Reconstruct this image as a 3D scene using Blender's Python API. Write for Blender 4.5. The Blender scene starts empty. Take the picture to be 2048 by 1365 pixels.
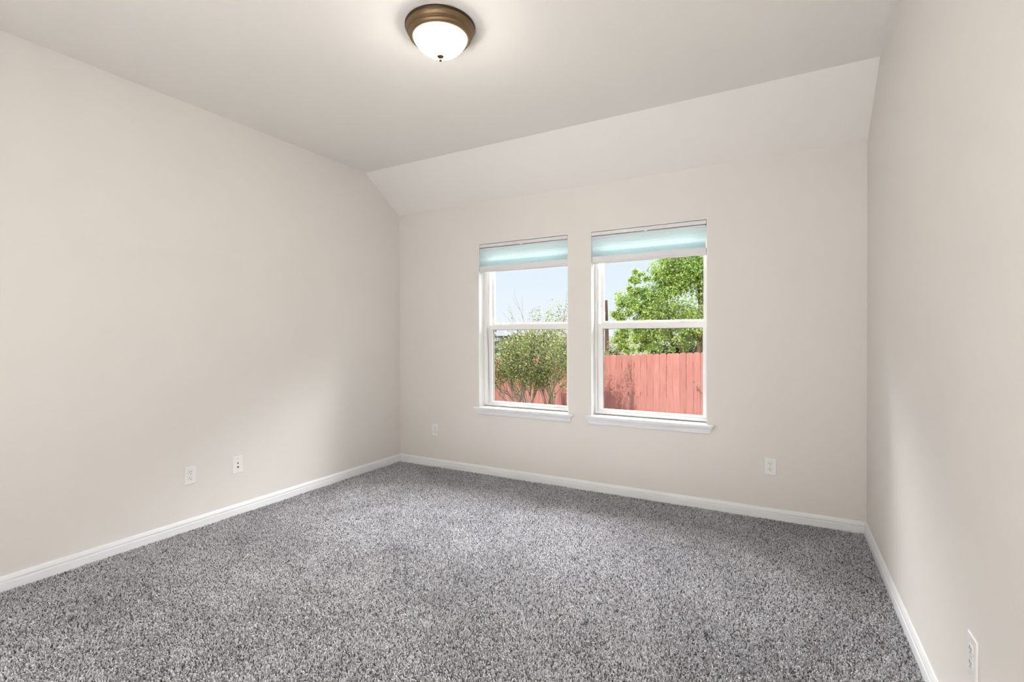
import bpy, math, random
import numpy as np
from mathutils import Vector, Matrix

SC = bpy.context.scene
COL = SC.collection

# ------------------------------------------------------------------ camera
F_PX, CAM_H = 977.8, 1.2333
YAW, PITCH, ROLL = 0.50540, -0.0088, -0.00345
cam_data = bpy.data.cameras.new('camera')
cam_data.sensor_width = 36.0
cam_data.sensor_fit = 'HORIZONTAL'
cam_data.lens = 36.0 * F_PX / 2048.0
cam_data.clip_start = 0.02
cam_data.clip_end = 1000
cam = bpy.data.objects.new('camera', cam_data)
COL.objects.link(cam)
fw = Vector((-math.sin(YAW) * math.cos(PITCH), math.cos(YAW) * math.cos(PITCH), math.sin(PITCH)))
rt = Vector((math.cos(YAW), math.sin(YAW), 0))
up = rt.cross(fw)
r2 = rt * math.cos(ROLL) + up * math.sin(ROLL)
u2 = -rt * math.sin(ROLL) + up * math.cos(ROLL)
M = Matrix((r2, u2, -fw)).transposed().to_4x4()
M.translation = (0, 0, CAM_H)
cam.matrix_world = M
SC.camera = cam

# ------------------------------------------------------------------ view, sky, sun
SC.view_settings.view_transform = 'Standard'
SC.view_settings.look = 'None'
SC.view_settings.gamma = 1
SC.view_settings.use_curve_mapping = False
SC.view_settings.exposure = 0.0

SUN_DIR = Vector((0.11, 1.0, -0.57)).normalized()      # the way sunlight travels
SKY_STRENGTH = 1.0
SKY_FILL = 47.0
SUN_STRENGTH = 4.2
LAMP_STRENGTH = 95.0
FILL_WATTS = 182.0
LAMP_COLOR = (1.0, 0.94, 0.86)

world = bpy.data.worlds.new('sky')
SC.world = world
world.use_nodes = True
wn = world.node_tree
wn.nodes.clear()
wtc = wn.nodes.new('ShaderNodeTexCoord')
wsep = wn.nodes.new('ShaderNodeSeparateXYZ')
wn.links.new(wtc.outputs['Generated'], wsep.inputs[0])
sky = wn.nodes.new('ShaderNodeValToRGB')                 # hazy pale blue sky by height
for e, (pos, c) in zip((0, 1), ((0.0, (0.90, 0.95, 0.99, 1)), (1.0, (0.24, 0.44, 0.86, 1)))):
    sky.color_ramp.elements[e].position = pos
    sky.color_ramp.elements[e].color = c
for pos, c in ((0.10, (0.83, 0.915, 1.0, 1)), (0.25, (0.72, 0.855, 1.0, 1)), (0.5, (0.45, 0.65, 0.95, 1))):
    e = sky.color_ramp.elements.new(pos)
    e.color = c
wn.links.new(wsep.outputs['Z'], sky.inputs['Fac'])
# added bright sky patch, out of view on the window side, to light the carpet
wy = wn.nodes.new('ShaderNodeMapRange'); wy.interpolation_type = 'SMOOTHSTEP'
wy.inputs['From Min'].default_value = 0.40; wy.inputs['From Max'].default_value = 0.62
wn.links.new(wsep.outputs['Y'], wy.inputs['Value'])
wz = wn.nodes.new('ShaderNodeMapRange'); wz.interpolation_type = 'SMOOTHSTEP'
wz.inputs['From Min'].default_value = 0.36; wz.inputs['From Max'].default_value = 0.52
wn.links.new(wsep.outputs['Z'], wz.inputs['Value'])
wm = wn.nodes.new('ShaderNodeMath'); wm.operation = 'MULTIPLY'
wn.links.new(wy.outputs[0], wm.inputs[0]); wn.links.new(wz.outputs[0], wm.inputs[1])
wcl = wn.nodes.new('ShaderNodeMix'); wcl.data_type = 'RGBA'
wcl.inputs[7].default_value = (SKY_FILL, SKY_FILL, SKY_FILL, 1)
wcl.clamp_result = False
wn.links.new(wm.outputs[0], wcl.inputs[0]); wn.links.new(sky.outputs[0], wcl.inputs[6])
bg = wn.nodes.new('ShaderNodeBackground')
bg.inputs['Strength'].default_value = SKY_STRENGTH
wo = wn.nodes.new('ShaderNodeOutputWorld')
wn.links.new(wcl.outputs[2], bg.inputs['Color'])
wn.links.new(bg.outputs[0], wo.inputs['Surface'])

sun_data = bpy.data.lights.new('sun', 'SUN')
sun_data.energy = SUN_STRENGTH
sun_data.color = (1.0, 0.95, 0.87)
sun_data.angle = math.radians(0.55)
sun = bpy.data.objects.new('sun', sun_data)
COL.objects.link(sun)
sun.location = (-1.4, -3, 9)
sun.rotation_euler = SUN_DIR.to_track_quat('-Z', 'Y').to_euler()

# added fill lamps, unseen behind the viewer, to brighten the room
for hx_ in (-2.2, -1.6, -0.9):
    ld = bpy.data.lights.new('fill_lamp', 'AREA')
    ld.shape = 'DISK'
    ld.size = 0.5
    ld.energy = FILL_WATTS
    ld.color = (0.965, 0.985, 1.0)
    lo = bpy.data.objects.new('fill_lamp', ld)
    lo.location = (hx_, -1.02, 2.72)
    COL.objects.link(lo)

# ------------------------------------------------------------------ room measures
D = 3.7217            # window wall
XL, XR = -3.3374, 0.4588
YF = -0.62            # wall behind the camera
YL = -4.0             # end of the added space for the fill lamps
HC = 2.7373           # flat ceiling
HW = 2.44             # top of the window wall
SLOPE = 0.4441        # run of the sloped ceiling
WT = 0.22             # wall thickness
Z0, Z1 = 0.6, 2.07    # window opening
WIN = {1: (-2.402, -1.534), 2: (-1.339, -0.470)}
YW = D + 0.085        # inner face of the vinyl frames
PILE = 0.0            # height of the carpet's tips
FLOOR_Z = -0.013

# ------------------------------------------------------------------ materials
def new_mat(name):
    m = bpy.data.materials.new(name)
    m.use_nodes = True
    nt = m.node_tree
    nt.nodes.clear()
    out = nt.nodes.new('ShaderNodeOutputMaterial')
    return m, nt, out

def N(nt, kind, **kw):
    n = nt.nodes.new(kind)
    for k, v in kw.items():
        setattr(n, k, v)
    return n

def principled(name, color, rough=0.5, metal=0.0, spec=0.5, bump=None, var=None, bump_dist=0.002):
    """bump = (scale, strength); var = (scale, amount) a mild procedural tone variation"""
    m, nt, out = new_mat(name)
    b = N(nt, 'ShaderNodeBsdfPrincipled')
    b.inputs['Roughness'].default_value = rough
    b.inputs['Metallic'].default_value = metal
    b.inputs['Specular IOR Level'].default_value = spec
    b.inputs['Base Color'].default_value = (*color, 1)
    tc = N(nt, 'ShaderNodeTexCoord')
    if var:
        no = N(nt, 'ShaderNodeTexNoise')
        no.inputs['Scale'].default_value = var[0]
        no.inputs['Detail'].default_value = 4
        nt.links.new(tc.outputs['Object'], no.inputs['Vector'])
        mx = N(nt, 'ShaderNodeMix', data_type='RGBA')
        a = var[1]
        mx.inputs[6].default_value = (*[c * (1 - a) for c in color], 1)
        mx.inputs[7].default_value = (*[min(1, c * (1 + a)) for c in color], 1)
        nt.links.new(no.outputs['Fac'], mx.inputs[0])
        nt.links.new(mx.outputs[2], b.inputs['Base Color'])
    if bump:
        no = N(nt, 'ShaderNodeTexNoise')
        no.inputs['Scale'].default_value = bump[0]
        no.inputs['Detail'].default_value = 3
        nt.links.new(tc.outputs['Object'], no.inputs['Vector'])
        bp = N(nt, 'ShaderNodeBump')
        bp.inputs['Strength'].default_value = bump[1]
        bp.inputs['Distance'].default_value = bump_dist
        nt.links.new(no.outputs['Fac'], bp.inputs['Height'])
        nt.links.new(bp.outputs[0], b.inputs['Normal'])
    nt.links.new(b.outputs[0], out.inputs['Surface'])
    return m

def attr_mat(name, attr, rough=0.9, spec=0.1, translucent=0.0):
    m, nt, out = new_mat(name)
    a = N(nt, 'ShaderNodeAttribute', attribute_name=attr)
    b = N(nt, 'ShaderNodeBsdfPrincipled')
    b.inputs['Roughness'].default_value = rough
    b.inputs['Specular IOR Level'].default_value = spec
    nt.links.new(a.outputs['Color'], b.inputs['Base Color'])
    if translucent > 0:
        t = N(nt, 'ShaderNodeBsdfTranslucent')
        nt.links.new(a.outputs['Color'], t.inputs['Color'])
        mx = N(nt, 'ShaderNodeMixShader')
        mx.inputs[0].default_value = translucent
        nt.links.new(b.outputs[0], mx.inputs[1])
        nt.links.new(t.outputs[0], mx.inputs[2])
        nt.links.new(mx.outputs[0], out.inputs['Surface'])
    else:
        nt.links.new(b.outputs[0], out.inputs['Surface'])
    return m

MAT = {}
MAT['wall'] = principled('beige_wall_paint', (0.768, 0.738, 0.704), 0.85, spec=0.2, bump=(160, 0.18), var=(0.9, 0.012))
MAT['ceiling'] = principled('ceiling_paint', (0.86, 0.83, 0.80), 0.9, spec=0.15, bump=(190, 0.2), var=(0.9, 0.01))
MAT['trim'] = principled('white_trim_paint', (0.83, 0.838, 0.86), 0.4, spec=0.4)
MAT['liner'] = principled('white_window_return', (0.86, 0.85, 0.84), 0.6, spec=0.3)
MAT['vinyl'] = principled('white_vinyl', (0.84, 0.83, 0.82), 0.35, spec=0.45)
MAT['gasket'] = principled('grey_glazing_gasket', (0.16, 0.15, 0.15), 0.6)
MAT['plastic'] = principled('white_plastic', (0.84, 0.83, 0.82), 0.35, spec=0.5)
MAT['dark'] = principled('dark_slot', (0.035, 0.033, 0.03), 0.6)
MAT['screw'] = principled('painted_screw', (0.62, 0.61, 0.60), 0.4, spec=0.5)
MAT['rail'] = principled('shade_rail', (0.74, 0.73, 0.74), 0.45, spec=0.4)
MAT['bronze'] = principled('aged_bronze', (0.20, 0.130, 0.070), 0.42, metal=0.7, spec=0.5, var=(14, 0.12))
MAT['dark_bronze'] = principled('dark_bronze', (0.055, 0.032, 0.018), 0.4, metal=0.6)
MAT['bark'] = principled('bark', (0.17, 0.125, 0.095), 0.9, spec=0.1, var=(18, 0.35), bump=(40, 0.5))
MAT['pale_bark'] = principled('pale_bark', (0.19, 0.155, 0.125), 0.9, spec=0.1, var=(18, 0.3), bump=(40, 0.5))
MAT['pole'] = principled('weathered_pole_wood', (0.13, 0.085, 0.065), 0.9, spec=0.1, var=(6, 0.3))
MAT['galv'] = principled('grey_galvanised_steel', (0.30, 0.32, 0.34), 0.5, metal=0.5)
MAT['roof'] = principled('grey_shingles', (0.035, 0.044, 0.058), 0.9, var=(3, 0.15))
MAT['siding'] = principled('dark_blue_siding', (0.06, 0.08, 0.11), 0.8, var=(2, 0.1))
MAT['yard'] = principled('dry_lawn', (0.14, 0.13, 0.07), 1.0, spec=0.05, var=(3.5, 0.35))
MAT['field'] = principled('dry_field', (0.085, 0.077, 0.05), 1.0, spec=0.05, var=(0.8, 0.3))
MAT['bounce'] = principled('pale_bounce_floor', (0.84, 0.83, 0.81), 0.6, spec=0.3, var=(3, 0.05))  # pale so the added floor bounces the fill light
MAT['concrete'] = principled('subfloor', (0.10, 0.095, 0.09), 1.0, spec=0.05)

def fence_mat():
    m, nt, out = new_mat('red_stained_pickets')
    b = N(nt, 'ShaderNodeBsdfPrincipled')
    b.inputs['Roughness'].default_value = 0.85
    b.inputs['Specular IOR Level'].default_value = 0.15
    tc = N(nt, 'ShaderNodeTexCoord')
    mp = N(nt, 'ShaderNodeMapping')
    mp.inputs['Scale'].default_value = (14, 14, 1.2)
    no = N(nt, 'ShaderNodeTexNoise')
    no.inputs['Scale'].default_value = 2.0
    no.inputs['Detail'].default_value = 6
    at = N(nt, 'ShaderNodeAttribute', attribute_name='tone')
    add = N(nt, 'ShaderNodeMath', operation='ADD')
    cr = N(nt, 'ShaderNodeValToRGB')
    cr.color_ramp.elements[0].position = 0.25
    cr.color_ramp.elements[0].color = (0.385, 0.148, 0.124, 1)
    cr.color_ramp.elements[1].position = 0.8
    cr.color_ramp.elements[1].color = (0.52, 0.232, 0.198, 1)
    nt.links.new(tc.outputs['Object'], mp.inputs['Vector'])
    nt.links.new(mp.outputs[0], no.inputs['Vector'])
    nt.links.new(no.outputs['Fac'], add.inputs[0])
    nt.links.new(at.outputs['Fac'], add.inputs[1])
    nt.links.new(add.outputs[0], cr.inputs['Fac'])
    nt.links.new(cr.outputs['Color'], b.inputs['Base Color'])
    nt.links.new(b.outputs[0], out.inputs['Surface'])
    return m
MAT['fence'] = fence_mat()

def glass_mat():
    m, nt, out = new_mat('window_glass')
    tr = N(nt, 'ShaderNodeBsdfTransparent')
    tr.inputs['Color'].default_value = (0.99, 0.997, 0.995, 1)
    gl = N(nt, 'ShaderNodeBsdfGlossy')
    gl.inputs['Roughness'].default_value = 0.02
    lw = N(nt, 'ShaderNodeFresnel')
    lw.inputs['IOR'].default_value = 1.12
    mx = N(nt, 'ShaderNodeMixShader')
    nt.links.new(lw.outputs[0], mx.inputs[0])
    nt.links.new(tr.outputs[0], mx.inputs[1])
    nt.links.new(gl.outputs[0], mx.inputs[2])
    nt.links.new(mx.outputs[0], out.inputs['Surface'])
    return m
MAT['glass'] = glass_mat()

def shade_mat():
    m, nt, out = new_mat('aqua_cellular_fabric')
    di = N(nt, 'ShaderNodeBsdfDiffuse')
    di.inputs['Color'].default_value = (0.78, 0.875, 0.89, 1)
    tl = N(nt, 'ShaderNodeBsdfTranslucent')
    tl.inputs['Color'].default_value = (0.86, 0.955, 0.97, 1)
    mx = N(nt, 'ShaderNodeMixShader')
    mx.inputs[0].default_value = 0.70
    nt.links.new(di.outputs[0], mx.inputs[1])
    nt.links.new(tl.outputs[0], mx.inputs[2])
    nt.links.new(mx.outputs[0], out.inputs['Surface'])
    return m
MAT['shade'] = shade_mat()

def lamp_mat():
    m, nt, out = new_mat('lit_frosted_glass')
    em = N(nt, 'ShaderNodeEmission')
    em.inputs['Color'].default_value = (*LAMP_COLOR, 1)
    tc = N(nt, 'ShaderNodeTexCoord')                     # the bulbs hang low in the dome: its bowl glows most
    sp = N(nt, 'ShaderNodeSeparateXYZ')
    mr = N(nt, 'ShaderNodeMapRange', interpolation_type='SMOOTHSTEP')
    mr.inputs['From Min'].default_value = -0.054
    mr.inputs['From Max'].default_value = -0.122
    mr.inputs['To Min'].default_value = 1.1
    mr.inputs['To Max'].default_value = LAMP_STRENGTH
    nt.links.new(tc.outputs['Object'], sp.inputs[0])
    nt.links.new(sp.outputs['Z'], mr.inputs['Value'])
    nt.links.new(mr.outputs[0], em.inputs['Strength'])
    nt.links.new(em.outputs[0], out.inputs['Surface'])
    return m
MAT['lamp'] = lamp_mat()

# ------------------------------------------------------------------ mesh helpers
class MB:
    def __init__(self):
        self.v, self.f = [], []
    def add(self, verts, faces):
        o = len(self.v)
        self.v += [tuple(p) for p in verts]
        self.f += [tuple(o + i for i in f) for f in faces]
    def box(self, a, b):
        (x0, y0, z0), (x1, y1, z1) = a, b
        self.add([(x0, y0, z0), (x1, y0, z0), (x1, y1, z0), (x0, y1, z0), (x0, y0, z1), (x1, y0, z1), (x1, y1, z1), (x0, y1, z1)],
                 [(0, 3, 2, 1), (4, 5, 6, 7), (0, 1, 5, 4), (1, 2, 6, 5), (2, 3, 7, 6), (3, 0, 4, 7)])
    def rings(self, rings, cap=True, closed=True):
        n = len(rings[0])
        verts = [p for r in rings for p in r]
        faces = []
        for i in range(len(rings) - 1):
            for j in range(n if closed else n - 1):
                k = (j + 1) % n
                faces.append((i * n + j, i * n + k, (i + 1) * n + k, (i + 1) * n + j))
        if cap:
            faces.append(tuple(reversed(range(n))))
            faces.append(tuple((len(rings) - 1) * n + j for j in range(n)))
        self.add(verts, faces)
    def lathe(self, prof, c=(0, 0, 0), seg=48, cap=False):
        self.rings([[(c[0] + r * math.cos(2 * math.pi * j / seg), c[1] + r * math.sin(2 * math.pi * j / seg), c[2] + z)
                     for j in range(seg)] for r, z in prof], cap=cap)
    def tube(self, pts, rad, seg=6):
        pts = [Vector(p) for p in pts]
        rings = []
        for i, p in enumerate(pts):
            t = (pts[min(i + 1, len(pts) - 1)] - pts[max(i - 1, 0)]).normalized()
            a = t.cross(Vector((0.31, 0.87, 0.11)))
            a.normalize()
            b = t.cross(a)
            r = rad[i] if isinstance(rad, (list, tuple)) else rad
            rings.append([p + (a * math.cos(2 * math.pi * j / seg) + b * math.sin(2 * math.pi * j / seg)) * r for j in range(seg)])
        self.rings(rings)
    def build(self, name, mat, parent=None, bevel=0.0, smooth=False, bseg=2):
        me = bpy.data.meshes.new(name)
        me.from_pydata(self.v, [], self.f)
        me.update()
        import bmesh
        bm = bmesh.new()
        bm.from_mesh(me)
        bmesh.ops.recalc_face_normals(bm, faces=bm.faces)
        if bevel > 0:
            bmesh.ops.remove_doubles(bm, verts=bm.verts, dist=1e-6)
            ed = [e for e in bm.edges if len(e.link_faces) == 2 and e.calc_face_angle(0) > 0.5]
            bmesh.ops.bevel(bm, geom=ed, offset=bevel, segments=bseg, profile=0.5, affect='EDGES', clamp_overlap=True)
        bm.to_mesh(me)
        bm.free()
        if smooth:
            me.shade_smooth()
        me.materials.append(mat)
        o = bpy.data.objects.new(name, me)
        COL.objects.link(o)
        if parent:
            o.parent = parent
        return o

def empty(name, loc, rz=0.0):
    o = bpy.data.objects.new(name, None)
    o.empty_display_size = 0.1
    COL.objects.link(o)
    o.location = loc
    o.rotation_euler = (0, 0, rz)
    return o

def tag(o, label=None, cat=None, group=None, kind=None):
    if label: o['label'] = label
    if cat: o['category'] = cat
    if group: o['group'] = group
    if kind: o['kind'] = kind
    return o

def np_mesh(name, verts, faces, mat, parent=None, color=None, cname='tint', smooth=False):
    """verts (n,3), faces (m,k) arrays; color (n,3) per vertex"""
    me = bpy.data.meshes.new(name)
    n, (m, k) = len(verts), faces.shape
    me.vertices.add(n)
    me.vertices.foreach_set('co', np.ascontiguousarray(verts, dtype=np.float32).ravel())
    me.loops.add(m * k)
    me.loops.foreach_set('vertex_index', np.ascontiguousarray(faces, dtype=np.int32).ravel())
    me.polygons.add(m)
    me.polygons.foreach_set('loop_start', np.arange(0, m * k, k, dtype=np.int32))
    me.update(calc_edges=True)
    if color is not None:
        a = me.attributes.new(cname, 'FLOAT_COLOR', 'POINT')
        c = np.ones((n, 4), dtype=np.float32)
        c[:, :3] = color
        a.data.foreach_set('color', c.ravel())
    me.polygons.foreach_set('use_smooth', np.full(m, smooth, dtype=bool))
    me.materials.append(mat)
    o = bpy.data.objects.new(name, me)
    COL.objects.link(o)
    if parent:
        o.parent = parent
    return o

# ------------------------------------------------------------------ room shell
def wall_box(name, a, b):
    m = MB(); m.box(a, b)
    return tag(m.build(name, MAT['wall']), kind='structure')

TOP = 2.78
wl = wall_box('wall_left', (XL - WT, YL - WT, -0.25), (XL, D + WT, TOP))
tag(wl, 'long beige wall with two white plates low down, left of the windows', 'wall')
wr = wall_box('wall_right', (XR, YL - WT, -0.25), (XR + WT, D + WT, TOP))
tag(wr, 'bright beige wall at the right edge, no windows', 'wall')
m = MB()                                               # wide opening added to let the fill lamps' light in
m.box((XL, YF - 0.14, -0.25), (XL + 1.35, YF, TOP))
m.box((XR - 0.12, YF - 0.14, -0.25), (XR, YF, TOP))
m.box((XL + 1.35, YF - 0.14, 2.10), (XR - 0.12, YF, TOP))
tag(m.build('wall_front', MAT['wall']), 'beige wall opposite the windows, with an unseen wide opening added for fill light', 'wall', kind='structure')
wall_box('bounce_wall', (XL, YL - WT, -0.25), (XR, YL, TOP))  # end wall of the added space behind the viewer, bounces fill light

m = MB()
xs = [XL, WIN[1][0], WIN[1][1], WIN[2][0], WIN[2][1], XR]
zs = [-0.25, Z0, Z1, TOP]
for i in range(5):
    for k in range(3):
        if k == 1 and i in (1, 3):
            continue
        m.box((xs[i], D, zs[k]), (xs[i + 1], D + WT, zs[k + 1]))
wb = m.build('wall_back', MAT['wall'])
tag(wb, 'beige end wall with the two side by side windows', 'wall', kind='structure')

m = MB()
prof = [(YL, HC), (D - SLOPE, HC), (D, HW), (D, TOP), (YL, TOP)]
m.rings([[(x, y, z) for y, z in prof] for x in (XL, XR)])
tag(m.build('ceiling', MAT['ceiling']), 'flat cream ceiling that slopes down above the windows', 'ceiling', kind='structure')

m = MB()
m.box((XL, YF, -0.25), (XR, D, FLOOR_Z))
floor = m.build('floor', MAT['concrete'])
tag(floor, 'room floor covered by mottled grey carpet', 'floor', kind='structure')

m = MB(); m.box((XL, YL, -0.25), (XR, YF, 0.0))  # added unseen floor that throws the fill light up to the ceiling
tag(m.build('bounce_floor', MAT['bounce']), 'pale unseen floor added behind the viewer to bounce light', 'floor', kind='structure')

# carpet pile: twisted tufts of mixed grey yarn
def carpet():
    rng = np.random.default_rng(7)
    s = 0.0051
    gx = np.arange(XL + 0.016, XR - 0.016, s)
    gy = np.arange(YF + 0.02, D - 0.016, s)
    X, Y = np.meshgrid(gx, gy)
    X = X + (np.arange(len(gy)) % 2)[:, None] * s * 0.5
    n = X.size
    X = X.ravel() + rng.uniform(-0.42, 0.42, n) * s
    Y = Y.ravel() + rng.uniform(-0.42, 0.42, n) * s
    X = np.clip(X, XL + 0.017, XR - 0.017)
    # slow swirls in the lie of the pile (walked and vacuumed patches)
    def wav(seed, lo, hi, cnt):
        r = np.random.default_rng(seed)
        out = np.zeros(n)
        for _ in range(cnt):
            k = r.uniform(lo, hi); a = r.uniform(0, 2 * math.pi); ph = r.uniform(0, 2 * math.pi)
            out += np.sin(k * (X * math.cos(a) + Y * math.sin(a)) + ph)
        return out / math.sqrt(cnt)
    lx = 0.0022 * wav(1, 3, 26, 14) + rng.normal(0, 0.0030, n)
    ly = 0.0022 * wav(2, 3, 26, 14) + rng.normal(0, 0.0030, n)
    h = np.clip(0.0125 + rng.normal(0, 0.0020, n) + 0.0010 * wav(3, 4, 40, 14), 0.006, 0.018)
    r = rng.uniform(0.0019, 0.0034, n)
    t0 = rng.uniform(0, 2 * math.pi, n)
    K = 7
    V = np.zeros((n, K, 3), dtype=np.float32)
    for j in range(3):
        a = t0 + j * 2 * math.pi / 3
        V[:, j, 0] = X + r * 0.75 * np.cos(a)
        V[:, j, 1] = Y + r * 0.75 * np.sin(a)
        V[:, j, 2] = FLOOR_Z - 0.0005
        a = a + 0.9
        V[:, 3 + j, 0] = X + lx * 0.6 + r * np.cos(a)
        V[:, 3 + j, 1] = Y + ly * 0.6 + r * np.sin(a)
        V[:, 3 + j, 2] = FLOOR_Z + h * (0.72 + 0.08 * j)
    V[:, 6, 0] = X + lx
    V[:, 6, 1] = Y + ly
    V[:, 6, 2] = FLOOR_Z + h
    V[:, :, 0] = np.clip(V[:, :, 0], XL + 0.0145, XR - 0.0145)
    V[:, :, 1] = np.clip(V[:, :, 1], YF + 0.0145, D - 0.0145)
    base = (np.arange(n) * K)[:, None]
    tris = []
    for j in range(3):
        k = (j + 1) % 3
        tris += [(j, k, 3 + k), (j, 3 + k, 3 + j), (3 + j, 3 + k, 6)]
    Fc = np.concatenate([base + np.array(t)[None, :] for t in tris], axis=0)
    # mixed yarn: mid grey, pale grey, charcoal
    u = rng.uniform(0, 1, n)
    g = np.where(u < 0.18, rng.uniform(0.11, 0.21, n), np.where(u < 0.58, rng.uniform(0.37, 0.52, n), rng.uniform(0.58, 0.80, n)))
    c = np.stack([g * 0.995, g * 0.99, g * 1.035], axis=1)
    C = np.repeat(c, K, axis=0)
    o = np_mesh('carpet_pile', V.reshape(-1, 3), Fc, attr_mat('grey_carpet_yarn', 'tint', 0.95, 0.05), floor, C)
    tag(o, 'mottled grey cut pile carpet', kind='stuff')
carpet()

# baseboards, mitred in the corners
BP = [(0.0135, FLOOR_Z), (0.0135, 0.036), (0.0125, 0.0385), (0.0100, 0.0395), (0.0100, 0.0450), (0.0118, 0.0470),
      (0.0112, 0.0530), (0.0075, 0.0640), (0.0045, 0.0700), (0.0, 0.0712), (0.0, FLOOR_Z)]
def baseboard(name, p0, p1, nrm, label):
    d = (Vector(p1) - Vector(p0)).normalized()
    m = MB()
    r0 = [(p0[0] + nrm[0] * o + d.x * o, p0[1] + nrm[1] * o + d.y * o, z) for o, z in BP]
    r1 = [(p1[0] + nrm[0] * o - d.x * o, p1[1] + nrm[1] * o - d.y * o, z) for o, z in BP]
    m.rings([r0, r1])
    tag(m.build(name, MAT['trim']), label, 'baseboard', kind='structure')
baseboard('baseboard_left', (XL, YF, 0), (XL, D, 0), (1, 0), 'white baseboard along the long left wall')
baseboard('baseboard_back', (XL, D, 0), (XR, D, 0), (0, -1), 'white baseboard under the two windows')
baseboard('baseboard_right', (XR, D, 0), (XR, YF, 0), (-1, 0), 'white baseboard along the bright right wall')
# ------------------------------------------------------------------ windows
def frame_ring(m, x0, x1, z0, z1, l, r, b, t, y0, y1):
    """rectangular frame: outer box minus inner, widths l r b t"""
    m.box((x0, y0, z0), (x0 + l, y1, z1))
    m.box((x1 - r, y0, z0), (x1, y1, z1))
    m.box((x0 + l, y0, z0), (x1 - r, y1, z0 + b))
    m.box((x0 + l, y0, z1 - t), (x1 - r, y1, z1))

def make_window(n, glass_l, glass_r, label):
    x0, x1 = WIN[n]
    w = empty('window_%d' % n, ((x0 + x1) / 2, D, Z0))
    tag(w, label, 'window', kind='structure')
    c = Vector(w.location)
    def part(mb, name, mat, parent=None, bevel=0.0, lab=None):
        mb.v = [(v[0] - c.x, v[1] - c.y, v[2] - c.z) for v in mb.v]
        o = mb.build(name, mat, parent or w, bevel=bevel)
        if lab: o['label'] = lab
        return o
    # white return boards lining the opening
    T = 0.004
    for (a, b) in (((x0, D + 0.0005, Z0), (x0 + T, D + 0.16, Z1)), ((x1 - T, D + 0.0005, Z0), (x1, D + 0.16, Z1)),
                   ((x0 + T, D + 0.0005, Z1 - T), (x1 - T, D + 0.16, Z1))):
        m = MB(); m.box(a, b)
        part(m, 'window_return', MAT['liner'])
    # vinyl main frame
    bl, br = glass_l - x0, x1 - glass_r           # from opening edge to glass
    st = 0.034                                    # sash stile
    fl, fr = bl - st - T, br - 0.026 - T
    m = MB()
    frame_ring(m, x0 + T, x1 - T, Z0 + 0.006, Z1 - T, max(fl - 0.012, 0.006), max(fr - 0.006, 0.004), 0.024, 0.03, YW, YW + 0.075)
    m.box((x0 + T + max(fl - 0.012, 0.006), YW + 0.012, Z0 + 0.03), (x0 + T + fl - 0.004, YW + 0.07, Z1 - 0.034))
    m.box((x1 - T - fr + 0.002, YW + 0.012, Z0 + 0.03), (x1 - T - max(fr - 0.006, 0.004), YW + 0.07, Z1 - 0.034))
    part(m, 'window_frame', MAT['vinyl'], bevel=0.0015)
    # lower sash (room side)
    gx0, gx1 = glass_l, glass_r
    ls = MB()
    zb, zt = 0.631, 1.336
    frame_ring(ls, gx0 - st, gx1 + 0.026, zb, zt, st, 0.026, 0.014, 0.041, YW + 0.004, YW + 0.034)
    lso = part(ls, 'lower_sash', MAT['vinyl'], bevel=0.002)
    bd = MB()
    frame_ring(bd, gx0 - 0.0005, gx1 + 0.0005, zb + 0.0135, zt - 0.0405, 0.0035, 0.0035, 0.0035, 0.0035, YW + 0.014, YW + 0.026)
    part(bd, 'gasket', MAT['gasket'], lso, lab='dark grey glazing gasket')
    g = MB(); g.box((gx0, YW + 0.017, zb + 0.014), (gx1, YW + 0.021, zt - 0.041))
    part(g, 'pane', MAT['glass'], lso)
    # two cam locks on the meeting rail
    for fx in (0.115, 0.80):
        px = gx0 + (gx1 - gx0) * fx
        lk = MB()
        lk.box((px - 0.032, YW + 0.006, zt), (px + 0.032, YW + 0.03, zt + 0.004))
        lk.box((px - 0.018, YW + 0.009, zt + 0.004), (px + 0.018, YW + 0.027, zt + 0.010))
        lk.box((px - 0.006, YW + 0.0, zt + 0.006), (px + 0.026, YW + 0.012, zt + 0.011))
        part(lk, 'sash_lock', MAT['plastic'], lso, bevel=0.0015)
    # upper sash (outside track)
    us = MB()
    frame_ring(us, gx0 - st * 0.75, gx1 + 0.02, 1.322, Z1 - 0.03, st * 0.75, 0.02, 0.036, 0.03, YW + 0.037, YW + 0.064)
    uso = part(us, 'upper_sash', MAT['vinyl'], bevel=0.002)
    g = MB(); g.box((gx0, YW + 0.048, 1.358), (gx1, YW + 0.052, Z1 - 0.06))
    part(g, 'pane', MAT['glass'], uso)
    if n == 1:
        m = MB(); m.tube([(-2.364, YW - 0.003, 1.315), (-2.349, YW - 0.004, 0.98), (-2.335, YW - 0.004, 0.638)], 0.0016, 6)
        part(m, 'balance_rod', MAT['galv'], lab='thin grey rod leaning in the left jamb')
    # stool (sill board) with horns
    OV = 0.047
    m = MB()
    zt2, th = Z0 + 0.001, 0.017
    pts = [(x0 - OV, D - 0.030), (x1 + OV, D - 0.030), (x1 + OV, D - 0.0005), (x1 - 0.0005, D - 0.0005), (x1 - 0.0005, YW + 0.003),
           (x0 + 0.0005, YW + 0.003), (x0 + 0.0005, D - 0.0005), (x0 - OV, D - 0.0005)]
    m.rings([[(x, y, zt2 - th) for x, y in pts], [(x, y, zt2) for x, y in pts]])
    part(m, 'window_sill', MAT['trim'], bevel=0.004)
    # apron moulding with returned ends
    AP = [(0.026, zt2 - th), (0.026, zt2 - th - 0.006), (0.020, zt2 - th - 0.012), (0.016, zt2 - th - 0.022), (0.0165, zt2 - th - 0.027),
          (0.012, zt2 - th - 0.030), (0.012, zt2 - th - 0.044), (0.008, zt2 - th - 0.050), (0.0, zt2 - th - 0.050), (0.0, zt2 - th)]
    m = MB()
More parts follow.
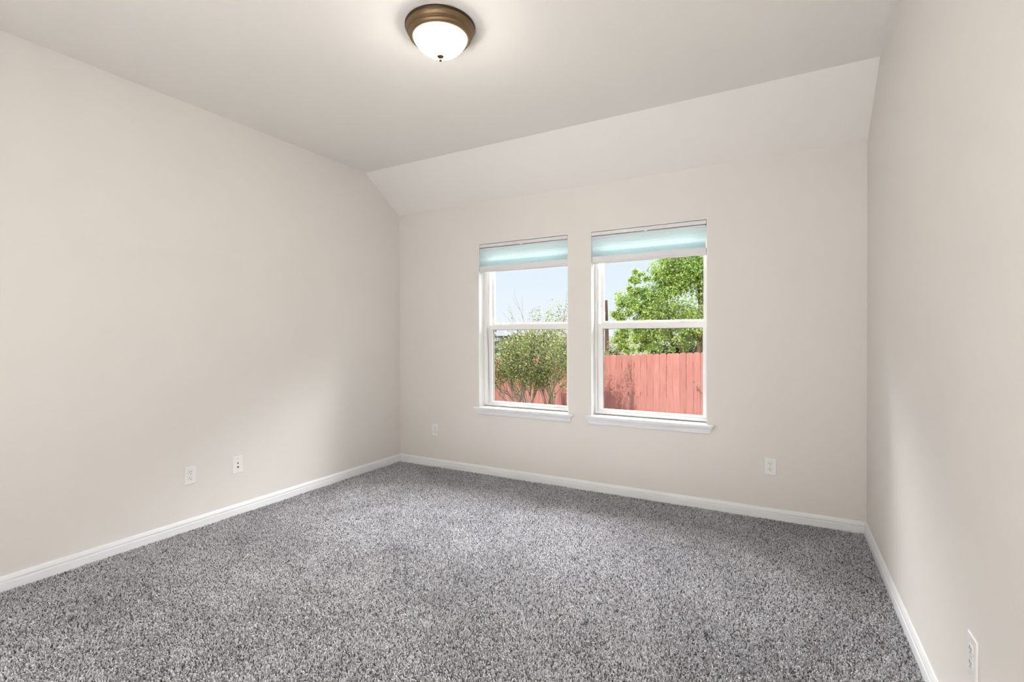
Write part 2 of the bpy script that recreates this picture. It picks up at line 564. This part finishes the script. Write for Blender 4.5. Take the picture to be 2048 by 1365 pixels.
    m.rings([[(x0 - 0.010 - o, D - o, z) for o, z in AP], [(x1 + 0.010 + o, D - o, z) for o, z in AP]])
    part(m, 'apron', MAT['trim'])
    return w
make_window(1, -2.312, -1.583, 'left of the two white windows, a small bushy tree outside it')
make_window(2, -1.272, -0.511, 'right of the two white windows, red fence and green tree outside it')

# ------------------------------------------------------------------ cellular shades
def make_shade(n, label):
    x0, x1 = WIN[n][0] + 0.0055, WIN[n][1] - 0.0075
    s = empty('cellular_shade', ((x0 + x1) / 2, D + 0.03, Z1 - 0.005))
    tag(s, label, 'window shade', 'cellular shades in the windows')
    c = Vector(s.location)
    def part(mb, name, mat, lab=None, bevel=0.0, parent=None):
        mb.v = [(v[0] - c.x, v[1] - c.y, v[2] - c.z) for v in mb.v]
        o = mb.build(name, mat, parent or s, bevel=bevel)
        if lab: o['label'] = lab
        return o
    m = MB(); m.box((x0, D + 0.004, 2.034), (x1, D + 0.056, 2.0620))
    part(m, 'head_rail', MAT['rail'], bevel=0.002)
    m = MB(); m.box((x0 + 0.003, D + 0.010, 2.0205), (x1 - 0.003, D + 0.050, 2.0290))
    part(m, 'top_rail', MAT['rail'], bevel=0.001)
    # honeycomb fabric: open cells above, stacked ones below
    zz = [2.0215]
    while zz[-1] > 1.915: zz.append(zz[-1] - 0.0092)
    while zz[-1] > 1.872: zz.append(zz[-1] - 0.0022)
    zz[-1] = 1.868
    def sheet(ya, yb):
        r = []
        for i, z in enumerate(zz):
            y = ya if i % 2 == 0 else yb
            r.append([(x0 + 0.003, y, z), (x1 - 0.003, y, z)])
        mm = MB()
        mm.rings(r, cap=False, closed=False)
        return mm
    f = sheet(D + 0.0138, D + 0.012)
    b = sheet(D + 0.0462, D + 0.048)
    f.add(b.v, b.f)
    for i in range(12, len(zz), 2):                     # cell walls where the stack is folded
        f.add([(x0 + 0.003, D + 0.0150, zz[i]), (x1 - 0.003, D + 0.0150, zz[i]), (x1 - 0.003, D + 0.0450, zz[i]), (x0 + 0.003, D + 0.0450, zz[i])], [(0, 1, 2, 3)])
    part(f, 'fabric', MAT['shade'], 'pale aqua pleated fabric')
    m = MB()
    m.box((x0 + 0.001, D + 0.009, 1.828), (x1 - 0.001, D + 0.051, 1.868))
    m.box((x0 - 0.001, D + 0.005, 1.817), (x1 + 0.001, D + 0.055, 1.828))
    br = part(m, 'bottom_rail', MAT['rail'], bevel=0.002)
    m = MB()
    xc = (x0 + x1) / 2
    m.box((xc - 0.022, D - 0.004, 1.8175), (xc + 0.022, D + 0.006, 1.8225))
    part(m, 'pull_tab', MAT['plastic'], bevel=0.0015)
    for xc2 in (xc,):
        m = MB(); m.box((xc2 - 0.012, D + 0.001, 2.0285), (xc2 + 0.012, D + 0.02, 2.0365))
        part(m, 'clip', MAT['plastic'], bevel=0.001)
    return s
make_shade(1, 'raised aqua cellular shade in the left window, above the sparse bushy tree')
make_shade(2, 'raised aqua cellular shade in the right window, above the bright green tree')

# ------------------------------------------------------------------ wall plates
def disc(m, cx, cz, rx, rz, y0, y1, seg=20, flat=None):
    pts = []
    for j in range(seg):
        a = 2 * math.pi * j / seg
        x, z = rx * math.cos(a), rz * math.sin(a)
        if flat: z = max(-flat, min(flat, z))
        pts.append((cx + x, cz + z))
    m.rings([[(x, y0, z) for x, z in pts], [(x, y1, z) for x, z in pts]])

def plate_root(name, loc, rz, label, cat, group=None):
    o = empty(name, loc, rz)
    return tag(o, label, cat, group)

def cover(root, w=0.073, h=0.117):
    m = MB()
    r = []
    for s, y in ((1.0, 0.0), (1.0, -0.0022), (0.93, -0.0055)):
        a, b = w / 2 * s, h / 2 * (s if s == 1 else 0.955)
        r.append([(-a, y, -b), (a, y, -b), (a, y, b), (-a, y, b)])
    m.rings(r)
    return m.build('cover_plate', MAT['plastic'], root, bevel=0.0008)

def outlet(loc, rz, label):
    root = plate_root('wall_outlet', loc, rz, label, 'outlet', 'duplex wall outlets')
    cover(root)
    for s in (1, -1):
        m = MB()
        disc(m, 0, s * 0.0195, 0.0172, 0.0172, -0.0040, -0.0078, 24, 0.0143)
        rec = m.build('receptacle', MAT['plastic'], root)
        m = MB()
        for dx, hh in ((-0.0063, 0.0045), (0.0063, 0.0036)):
            m.box((dx - 0.0012, -0.0082, s * 0.0195 + 0.0030 - hh), (dx + 0.0012, -0.0072, s * 0.0195 + 0.0030 + hh))
        disc(m, 0, s * 0.0195 - 0.0078, 0.0026, 0.0026, -0.0072, -0.0082, 12)
        m.build('slots', MAT['dark'], rec)['label'] = 'dark plug slots'
        m = MB()                                        # grey ring standing in for the shadow gap round the receptacle
        disc(m, 0, s * 0.0195, 0.0180, 0.0180, -0.0040, -0.0058, 24, 0.0151)
        m.build('gap_shade_ring', MAT['screw'], rec)
    m = MB(); disc(m, 0, 0, 0.003, 0.003, -0.004, -0.0066, 12)
    m.build('screw', MAT['screw'], root)
    return root

R90 = math.pi / 2
outlet((-2.8975, D, 0.348), 0, 'small white outlet below and left of the windows, nearest the corner')
outlet((-0.0715, D, 0.352), 0, 'white outlet on the window wall, right of the right window')
outlet((XL, 1.743, 0.348), R90, 'white outlet on the left wall, nearer of its two plates')
outlet((XR, 1.772, 0.352), -R90, 'white outlet seen edge on, low on the right wall')
root = plate_root('jack_plate', (XL, 2.056, 0.344), R90, 'white plate with two dark jacks, on left wall beside the outlet', 'wall plate')
cover(root)
m = MB(); disc(m, 0, 0.0115, 0.0062, 0.0062, -0.0040, -0.0068, 20)
j = m.build('coax_jack', MAT['screw'], root)
m = MB(); disc(m, 0, 0.0115, 0.0046, 0.0046, -0.0066, -0.0074, 16)
m.build('socket', MAT['dark'], j)['label'] = 'dark round socket'
m = MB(); m.box((-0.0085, -0.0066, -0.0225), (0.0085, -0.0040, -0.0090))
j = m.build('phone_jack', MAT['screw'], root)
m = MB(); m.box((-0.0062, -0.0074, -0.0205), (0.0062, -0.0064, -0.0122))
m.build('socket', MAT['dark'], j)['label'] = 'dark square socket'
for sz in (0.042, -0.042):
    m = MB(); disc(m, 0, sz, 0.0028, 0.0028, -0.004, -0.0066, 12)
    m.build('screw', MAT['screw'], root)

# ------------------------------------------------------------------ ceiling light
lx, ly = -1.4535, 1.920
root = empty('ceiling_light', (lx, ly, HC))
tag(root, 'flush bronze ceiling light with glowing frosted glass dome', 'ceiling light')
m = MB()
m.lathe([(0.002, 0.0), (0.165, 0.0), (0.1665, -0.004), (0.1665, -0.010), (0.1650, -0.014), (0.1655, -0.018), (0.1625, -0.026), (0.157, -0.033),
         (0.1525, -0.0365), (0.1505, -0.0375), (0.1505, -0.0400), (0.1520, -0.0425), (0.1500, -0.050), (0.1440, -0.0565), (0.1375, -0.0600),
         (0.1335, -0.0610), (0.1310, -0.058), (0.129, -0.030), (0.002, -0.028)], seg=96)
pan = m.build('pan', MAT['bronze'], root, smooth=True)
m = MB()
m.lathe([(0.1660, -0.0010), (0.1690, -0.003), (0.1690, -0.011), (0.1660, -0.0135)], seg=96)
m.build('rim_band', MAT['dark_bronze'], pan, smooth=True)['label'] = 'dark bronze outer rim'
m = MB()
prof = []
for i in range(25):
    t = i / 24
    a = t * math.pi / 2
    u = math.sin(a)
    prof.append((max(0.131 * (1 - u ** 1.55) ** 0.56, 0.0015), -0.050 - 0.093 * u))
m.lathe(prof, seg=96)
dome = m.build('glass_dome', MAT['lamp'], root, smooth=True)
dome['label'] = 'lit frosted white glass dome'
m = MB()
m.lathe([(0.0015, -0.139), (0.0165, -0.1405), (0.0175, -0.143), (0.0140, -0.147), (0.0065, -0.151), (0.0042, -0.1535), (0.0065, -0.1575),
         (0.0075, -0.161), (0.0058, -0.165), (0.0012, -0.168)], seg=32)
m.build('finial', MAT['dark_bronze'], root, smooth=True)

# ------------------------------------------------------------------ outdoors
def yard_z(x, y):
    return -1.0 + 0.049 * (x + 1.6) - 0.01 * (y - 11.3)

m = MB()
pts = [(-26, D + WT), (10, D + WT), (10, 11.6), (-26, 11.6)]
m.rings([[(x, y, -2.8) for x, y in pts], [(x, y, yard_z(x, y)) for x, y in pts]])
tag(m.build('back_yard', MAT['yard']), 'dry back yard lawn between the house and the red fence', 'lawn', kind='structure')
m = MB()
pts = [(-400, 11.6), (400, 11.6), (400, 500), (-400, 500)]
m.rings([[(x, y, -14) for x, y in pts], [(x, y, -1.75 if y < 100 else 1.0) for x, y in pts]])
tag(m.build('field', MAT['field']), 'dry tan field beyond the red fence', 'field', kind='structure')

# red picket fence
FY = 11.3
def fence_top(x):
    return 0.883 + 0.0475 * (x + 1.52)
def build_fence():
    random.seed(4)
    rng = np.random.default_rng(4)
    root = empty('picket_fence', (-3.0, FY, yard_z(-3, FY)))
    tag(root, 'red stained dog-ear wooden picket fence across the back yard', 'fence')
    c = Vector(root.location)
    step = 0.1445
    x = -15.0
    bays = []
    i = 0
    while x < 4.0:
        bays.append((x, i)); x += step; i += 1
    per = 17
    for b in range(0, len(bays), per):
        V, Fc, T = [], [], []
        for (x, i) in bays[b:b + per]:
            w = 0.140 - random.choice((0.0025, 0.003, 0.004, 0.0055))
            dy = random.uniform(-0.004, 0.004)
            top = fence_top(x + 0.07) + random.uniform(-0.008, 0.008)
            lean = random.uniform(-0.004, 0.004)
            z0 = yard_z(x, FY) + 0.03
            e = 0.028
            y0, y1 = FY + dy, FY + dy + 0.022
            outl = [(x, z0), (x + w, z0), (x + w + lean, top - e), (x + w + lean - e, top), (x + lean + e, top), (x + lean, top - e)]
            o = len(V)
            V += [(a - c.x, y0 - c.y, z - c.z) for a, z in outl] + [(a - c.x, y1 - c.y, z - c.z) for a, z in outl]
            Fc += [tuple(o + k for k in range(6)), tuple(o + 11 - k for k in range(6))]
            for k in range(6):
                q = (k + 1) % 6
                Fc.append((o + q, o + k, o + k + 6, o + q + 6))
            t = random.uniform(-0.12, 0.12)
            T += [t] * 12
        me = bpy.data.meshes.new('picket_panel')
        me.from_pydata(V, [], Fc)
        me.update()
        a = me.attributes.new('tone', 'FLOAT', 'POINT')
        a.data.foreach_set('value', np.array(T, dtype=np.float32))
        me.materials.append(MAT['fence'])
        o = bpy.data.objects.new('picket_panel', me)
        COL.objects.link(o)
        o.parent = root
    xa, xb = bays[0][0], bays[-1][0] + step
    for off in (-0.28, -0.95, -1.6):
        m = MB()
        m.rings([[(x - c.x, y - c.y, fence_top(x) + off + dz - c.z) for y, dz in ((FY + 0.027, 0), (FY + 0.065, 0), (FY + 0.065, 0.085), (FY + 0.027, 0.085))] for x in (xa, xb)])
        m.build('rail', MAT['fence'], root)
build_fence()

def quad_leaves(P, Nn, size, rng, aspect=1.7):
    """folded leaves: centre points P, rough facing normals Nn, sizes"""
    n = len(P)
    d = rng.normal(0, 1, (n, 3))
    d -= Nn * (d * Nn).sum(1, keepdims=True)
    d /= np.linalg.norm(d, axis=1, keepdims=True) + 1e-9
    s = np.cross(Nn, d)
    L = (size * aspect * 0.5)[:, None]
    W = (size * 0.5)[:, None]
    V = np.zeros((n, 4, 3))
    V[:, 0] = P - d * L
    V[:, 1] = P + s * W + Nn * W * 0.35
    V[:, 2] = P + d * L
    V[:, 3] = P - s * W + Nn * W * 0.35
    base = (np.arange(n) * 4)[:, None]
    return V.reshape(-1, 3), base + np.array([[0, 1, 2, 3]])

def unit(a):
    return a / (np.linalg.norm(a, axis=-1, keepdims=True) + 1e-9)

LEAF = attr_mat('leaf', 'tint', 0.6, 0.3, 0.2)

def tree(name, base, stems, clumps, count, size, cols, label, seed, trunk_mat, dark=0.0, cat='tree', group=None, shell=0.45, spray=60):
    """stems: list of (points, r0, r1); clumps: (x,y,z,rx,ry,rz,weight) of leaf masses; leaves gather on sub-clumps"""
    rng = np.random.default_rng(seed)
    root = empty(name, base)
    tag(root, label, cat, group)
    b = np.array(base)
    m = MB()
    for pts, r0, r1 in stems:
        k = len(pts)
        m.tube([Vector(p) - Vector(base) for p in pts], [r0 + (r1 - r0) * i / (k - 1) for i in range(k)], 7)
    if stems:
        m.build('trunk', trunk_mat, root, smooth=True)
    cl = np.array(clumps, dtype=float)
    w = cl[:, 6] / cl[:, 6].sum()
    # sub-clumps (sprays)
    ns = max(8, count // spray)
    idx = rng.choice(len(cl), ns, p=w)
    dirs = unit(rng.normal(0, 1, (ns, 3)))
    rad = rng.uniform(shell, 1.0, ns) ** 0.6
    sc = cl[idx, :3] + dirs * rad[:, None] * cl[idx, 3:6]
    sr = (cl[idx, 3:6].mean(1)) * rng.uniform(0.12, 0.26, ns)
    li = rng.integers(0, ns, count)
    P = sc[li] + rng.normal(0, 0.55, (count, 3)) * sr[li][:, None]
    Nn = unit(unit(P - cl[idx[li], :3]) * 0.7 + np.array([0, -0.2, 0.5]) + rng.normal(0, 0.55, (count, 3)))
    sz = size * rng.uniform(0.65, 1.35, count)
    V, Fc = quad_leaves(P - b, Nn, sz, rng)
    cols = np.array(cols)
    a = rng.integers(0, len(cols), count)
    tint = cols[a] * rng.uniform(0.75, 1.2, (count, 1)) * (0.85 + 0.3 * rng.uniform(0, 1, ns)[li])[:, None]
    np_mesh('foliage', V, Fc, LEAF, root, np.repeat(tint, 4, axis=0))
    return root

# branching small tree in front of the fence (left window)
def branch_tree(name, base, seed, label):
    rng = random.Random(seed)
    root = empty(name, base)
    tag(root, label, 'tree')
    wood, leafpts = MB(), []
    def grow(p, d, L, r, depth):
        pts = [p.copy()]
        q = p.copy(); dd = d.copy()
        seg = 4
        for i in range(seg):
            dd = (dd + Vector((rng.gauss(0, .11), rng.gauss(0, .11), rng.gauss(0.05, .08)))).normalized()
            if q.z > 3.15 or (q.x < -0.6 and q.z > 2.75):
                break
            if q.x > 0.78 or q.x < -0.85:
                dd.x *= -0.3
                dd.normalize()
            q = q + dd * (L / seg)
            pts.append(q.copy())
            if depth <= 2:
                z = q.z                                     # local height: foliage 1.3 - 2.5, bare twigs to 3.2
                keep = 1.0 if z < 2.35 else max(0.30, 1.0 - (z - 2.35) / 0.35)
                for _ in range((10, 15, 10)[depth]):
                    if rng.random() < keep:
                        leafpts.append(q + Vector((rng.gauss(0, .05), rng.gauss(0, .05), rng.gauss(0, .05))))
        if len(pts) < 2:
            return
        wood.tube(pts, [r * (1 - 0.4 * i / seg) for i in range(len(pts))], 5)
        if depth > 0 and len(pts) == seg + 1:
            for k in range(5 if depth == 3 else 3):
                t = rng.randint(2, seg)
                ax = Vector((rng.gauss(0, 1), rng.gauss(0, 1), rng.gauss(0, .55)))
                nd = (dd + ax * 0.42 + Vector((0, 0, 0.16))).normalized()
                grow(pts[t], nd, L * rng.uniform(0.55, 0.80), max(r * 0.5, 0.0024), depth - 1)
    for k in range(6):
        a = 2 * math.pi * k / 6 + rng.uniform(-.3, .3)
        sp = rng.uniform(0.08, 0.42)
        d = Vector((math.cos(a) * sp, math.sin(a) * sp * 0.8, 1)).normalized()
        grow(Vector((math.cos(a) * 0.07, math.sin(a) * 0.06, -0.02)), d, rng.uniform(1.1, 1.5), rng.uniform(0.018, 0.030), 3)
    # a low limb reaching left
    grow(Vector((-0.05, 0, 0.35)), Vector((-0.75, -0.05, 1)).normalized(), 1.15, 0.022, 3)
    wood.build('branches', MAT['pale_bark'], root, smooth=True)
    P = np.array([tuple(p) for p in leafpts])
    g0 = np.random.default_rng(seed + 5)
    ctr = unit(g0.normal(0, 1, (75, 3))) * (g0.uniform(0.1, 1, (75, 1)) ** 0.5) * np.array([0.84, 0.7, 0.58]) + np.array([0.05, 0, 1.90])
    P = np.concatenate([P, ctr[g0.integers(0, 75, 7000)] + g0.normal(0, 0.10, (7000, 3))])
    low = 1.28 + 0.10 * np.sin(P[:, 0] * 7) + 0.08 * np.sin(P[:, 0] * 17 + P[:, 1] * 9)
    low = low - 0.16 * np.clip(P[:, 0], -0.2, 0.8)
    P = P[(P[:, 2] > low) & (P[:, 0] < 0.88) & ((P[:, 2] < 2.02 + (P[:, 0] + 0.95) * 0.55) | (g0.uniform(0, 1, len(P)) < 0.22))]
    tw = unit(g0.normal(0, 1, (110, 3))) * (g0.uniform(0.05, 1, (110, 1)) ** 0.5) * np.array([0.72, 0.5, 0.52]) + np.array([0.30, 0, 2.52])
    tw = tw[tw[:, 0] < 0.9]
    Q = tw[g0.integers(0, len(tw), 1500)] + g0.normal(0, 0.06, (1500, 3))
    P = np.concatenate([P, Q[(Q[:, 2] > 2.3) & (Q[:, 2] < 3.2)]])
    g = np.random.default_rng(seed)
    n = len(P)
    Nn = unit(np.array([0, -0.25, 0.2]) + g.normal(0, 0.8, (n, 3)))
    V, Fc = quad_leaves(P, Nn, g.uniform(0.014, 0.031, n) * np.where(P[:, 2] > 2.45, 0.8, 1.0), g, 1.5)
    cols = np.array([(0.185, 0.225, 0.06), (0.28, 0.32, 0.09), (0.06, 0.085, 0.035), (0.41, 0.41, 0.18), (0.22, 0.11, 0.07)])
    pick = g.choice(5, n, p=[.34, .26, .24, .13, .03])
    tint = cols[pick] * g.uniform(0.45, 1.3, (n, 1))
    np_mesh('foliage', V, Fc, LEAF, root, np.repeat(tint, 4, axis=0))
    return root
branch_tree('small_tree', (-4.16, 8.5, yard_z(-4.16, 8.5)), 11, 'small olive green tree with bare top twigs, before the red fence')

GREEN = [(0.26, 0.40, 0.07), (0.35, 0.50, 0.10), (0.11, 0.20, 0.045), (0.43, 0.54, 0.16)]
tb = (-2.3, 16.2, -1.7)
tree('leafy_tree', tb,
     [([(-2.3, 16.2, -1.8), (-2.35, 16.2, 0.2), (-2.2, 16.3, 1.6), (-2.3, 16.2, 3.2)], 0.16, 0.06),
      ([(-2.35, 16.2, 0.1), (-3.0, 16.0, 1.2), (-3.9, 15.9, 2.3)], 0.09, 0.03),
      ([(-2.3, 16.2, 0.4), (-1.6, 16.3, 1.6), (-0.9, 16.2, 2.6)], 0.09, 0.03)],
     [(-2.55, 16.2, 2.5, 1.25, 1.3, 1.35, 3.2), (-2.9, 15.9, 3.3, 0.85, 0.9, 0.75, 1.2), (-4.25, 16.0, 2.05, 0.68, 0.8, 0.72, 1.5), (-4.1, 15.9, 2.95, 0.38, 0.5, 0.42, 0.35),
      (-3.5, 15.8, 1.9, 0.65, 0.8, 0.8, 1.0), (-1.0, 16.2, 2.3, 1.3, 1.3, 1.5, 1.8), (-4.35, 16.1, 1.1, 0.6, 0.6, 0.55, 0.6), (-3.3, 15.9, 1.1, 0.75, 0.8, 0.45, 0.6),
      (-1.9, 15.9, 1.35, 0.8, 0.8, 0.4, 0.6), (-2.0, 16.3, 4.1, 1.5, 1.3, 0.9, 1.4)],
     64000, 0.043, GREEN, 'big bright green leafy tree rising behind the red fence', 21, MAT['bark'], spray=95, shell=0.5)

SHADE_GREEN = [(0.05, 0.095, 0.035), (0.075, 0.13, 0.04), (0.035, 0.065, 0.03), (0.10, 0.15, 0.05)]  # dark greens of an added mass standing for the leafy tree's inner shade
tree('shade_backing', (-2.2, 18.6, -1.75), [([(-2.2, 18.6, -1.8), (-2.2, 18.6, -0.4), (-2.1, 18.6, 0.9)], 0.06, 0.02)],
     [(-3.9, 18.6, 0.1, 0.9, 0.5, 1.25, 1), (-2.5, 18.6, 0.2, 1.0, 0.5, 1.45, 1.2), (-1.0, 18.6, 0.2, 1.0, 0.5, 1.4, 1.2)], 9000, 0.09, SHADE_GREEN,
     'added, shade-coloured foliage hedge under and behind the bright leafy tree', 70, MAT['bark'], cat='backing', shell=0.2)
DG = [(0.055, 0.10, 0.055), (0.075, 0.13, 0.07), (0.045, 0.085, 0.055)]
for k, (x, y, z, r, h) in enumerate([(-26.0, 48, -0.6, 1.35, 1.6), (-22.2, 50, -1.0, 1.7, 1.2)]):
    names = ['dark round tree beside the distant grey roofed house', 'lower dark distant tree, further from the grey roofed house']
    tree('distant_tree', (x, y, z - 0.9), [([(x, y, z - 0.95), (x, y, z + 0.4), (x + 0.1, y, z + h)], 0.14, 0.05)],
         [(x, y, z + h * 0.62, r, r, h * 0.62, 1)], 2600, 0.17, DG, names[k], 40 + k, MAT['bark'], group='trees across the field')
PB = [(0.24, 0.27, 0.12), (0.19, 0.23, 0.09), (0.30, 0.28, 0.16)]
tree('dry_bush', (-4.45, 14.2, -1.75), [([(-4.45, 14.2, -1.8), (-4.4, 14.2, -0.5), (-4.4, 14.2, 0.6)], 0.03, 0.01)],
     [(-4.45, 14.2, 0.1, 0.55, 0.5, 0.95, 1)], 2200, 0.05, PB, 'pale dry bush behind the fence, left of the green tree', 60, MAT['pale_bark'], cat='bush')

# sprig leaning in at the right edge of the right window
tree('dry_sapling', (-1.22, 10.9, yard_z(-1.22, 10.9)),
     [([(-1.22, 10.9, -1.03), (-1.30, 10.9, -0.4), (-1.42, 10.9, -0.05), (-1.60, 10.9, 0.17)], 0.016, 0.007),
      ([(-1.30, 10.9, -0.4), (-1.22, 10.9, 0.1), (-1.18, 10.9, 0.5)], 0.013, 0.006)],
     [(-1.60, 10.88, 0.24, 0.15, 0.10, 0.07, 1), (-1.18, 10.9, 0.5, 0.16, 0.12, 0.22, 1)], 130, 0.034,
     [(0.55, 0.36, 0.24), (0.48, 0.36, 0.20)], 'thin sapling with pale dry leaves against the red fence', 61, MAT['bark'], cat='sapling')

# utility pole beyond the fence
px, py = -9.74, 30.0
root = empty('utility_pole', (px, py, -1.5))
tag(root, 'brown wooden utility pole behind the fence, seen beside the green tree', 'pole')
m = MB(); m.tube([(0.05, 0, -0.2), (0, 0, 3.0), (-0.06, 0, 5.02)], [0.14, 0.125, 0.11], 14)
m.build('post', MAT['pole'], root)
m = MB(); m.box((-0.36, -0.16, 4.60), (0.02, -0.05, 4.72)); m.box((-0.30, -0.14, 4.72), (-0.25, -0.07, 4.90))
m.box((-0.16, -0.14, 4.72), (-0.11, -0.07, 4.86))
m.build('bracket', MAT['pole'], root)
m = MB(); m.lathe([(0.02, 0.0), (0.12, 0.0), (0.13, 0.04), (0.13, 0.50), (0.10, 0.56), (0.02, 0.60)], c=(-0.13, -0.26, 3.72), seg=20)
m.build('canister', MAT['galv'], root)['label'] = 'grey steel canister'

# house across the field
hx0, hx1, hy0, hy1, hz = -58.0, -40.3, 70.0, 80.0, -1.0
root = empty('distant_house', (hx1 - 8, hy0, hz))
tag(root, 'distant house with grey hipped roof across the field', 'house')
c = Vector(root.location)
def hp(mb, name, mat, parent=root):
    mb.v = [(v[0] - c.x, v[1] - c.y, v[2] - c.z) for v in mb.v]
    return mb.build(name, mat, parent)
m = MB(); m.box((hx0, hy0, hz - 0.5), (hx1, hy1, 1.36)); hp(m, 'house_wall', MAT['siding'])
m = MB()
e = 0.5
m.add([(hx0 - e, hy0 - e, 1.36), (hx1 + e, hy0 - e, 1.36), (hx1 + e, hy1 + e, 1.36), (hx0 - e, hy1 + e, 1.36), (hx0 + 4.5, hy0 + 5, 2.75), (hx1 - 2.6, hy0 + 5, 2.75)],
      [(0, 1, 5, 4), (1, 2, 5), (2, 3, 4, 5), (3, 0, 4), (3, 2, 1, 0)])
hp(m, 'roof', MAT['roof'])
for wx in (-42.65, -47.5, -52.5):
    m = MB()
    frame_ring(m, wx, wx + 1.3, 0.55, 1.25, 0.12, 0.12, 0.1, 0.1, hy0 - 0.06, hy0 + 0.02)
    m.box((wx + 0.40, hy0 - 0.05, 0.6), (wx + 0.47, hy0, 1.2)); m.box((wx + 0.83, hy0 - 0.05, 0.6), (wx + 0.90, hy0, 1.2)); m.box((wx + 0.1, hy0 - 0.05, 0.87), (wx + 1.2, hy0, 0.93))
    wo_ = hp(m, 'window', MAT['trim'])
    m = MB(); m.box((wx + 0.05, hy0 - 0.02, 0.6), (wx + 1.25, hy0 + 0.01, 1.2))
    hp(m, 'pane', MAT['roof'], wo_)
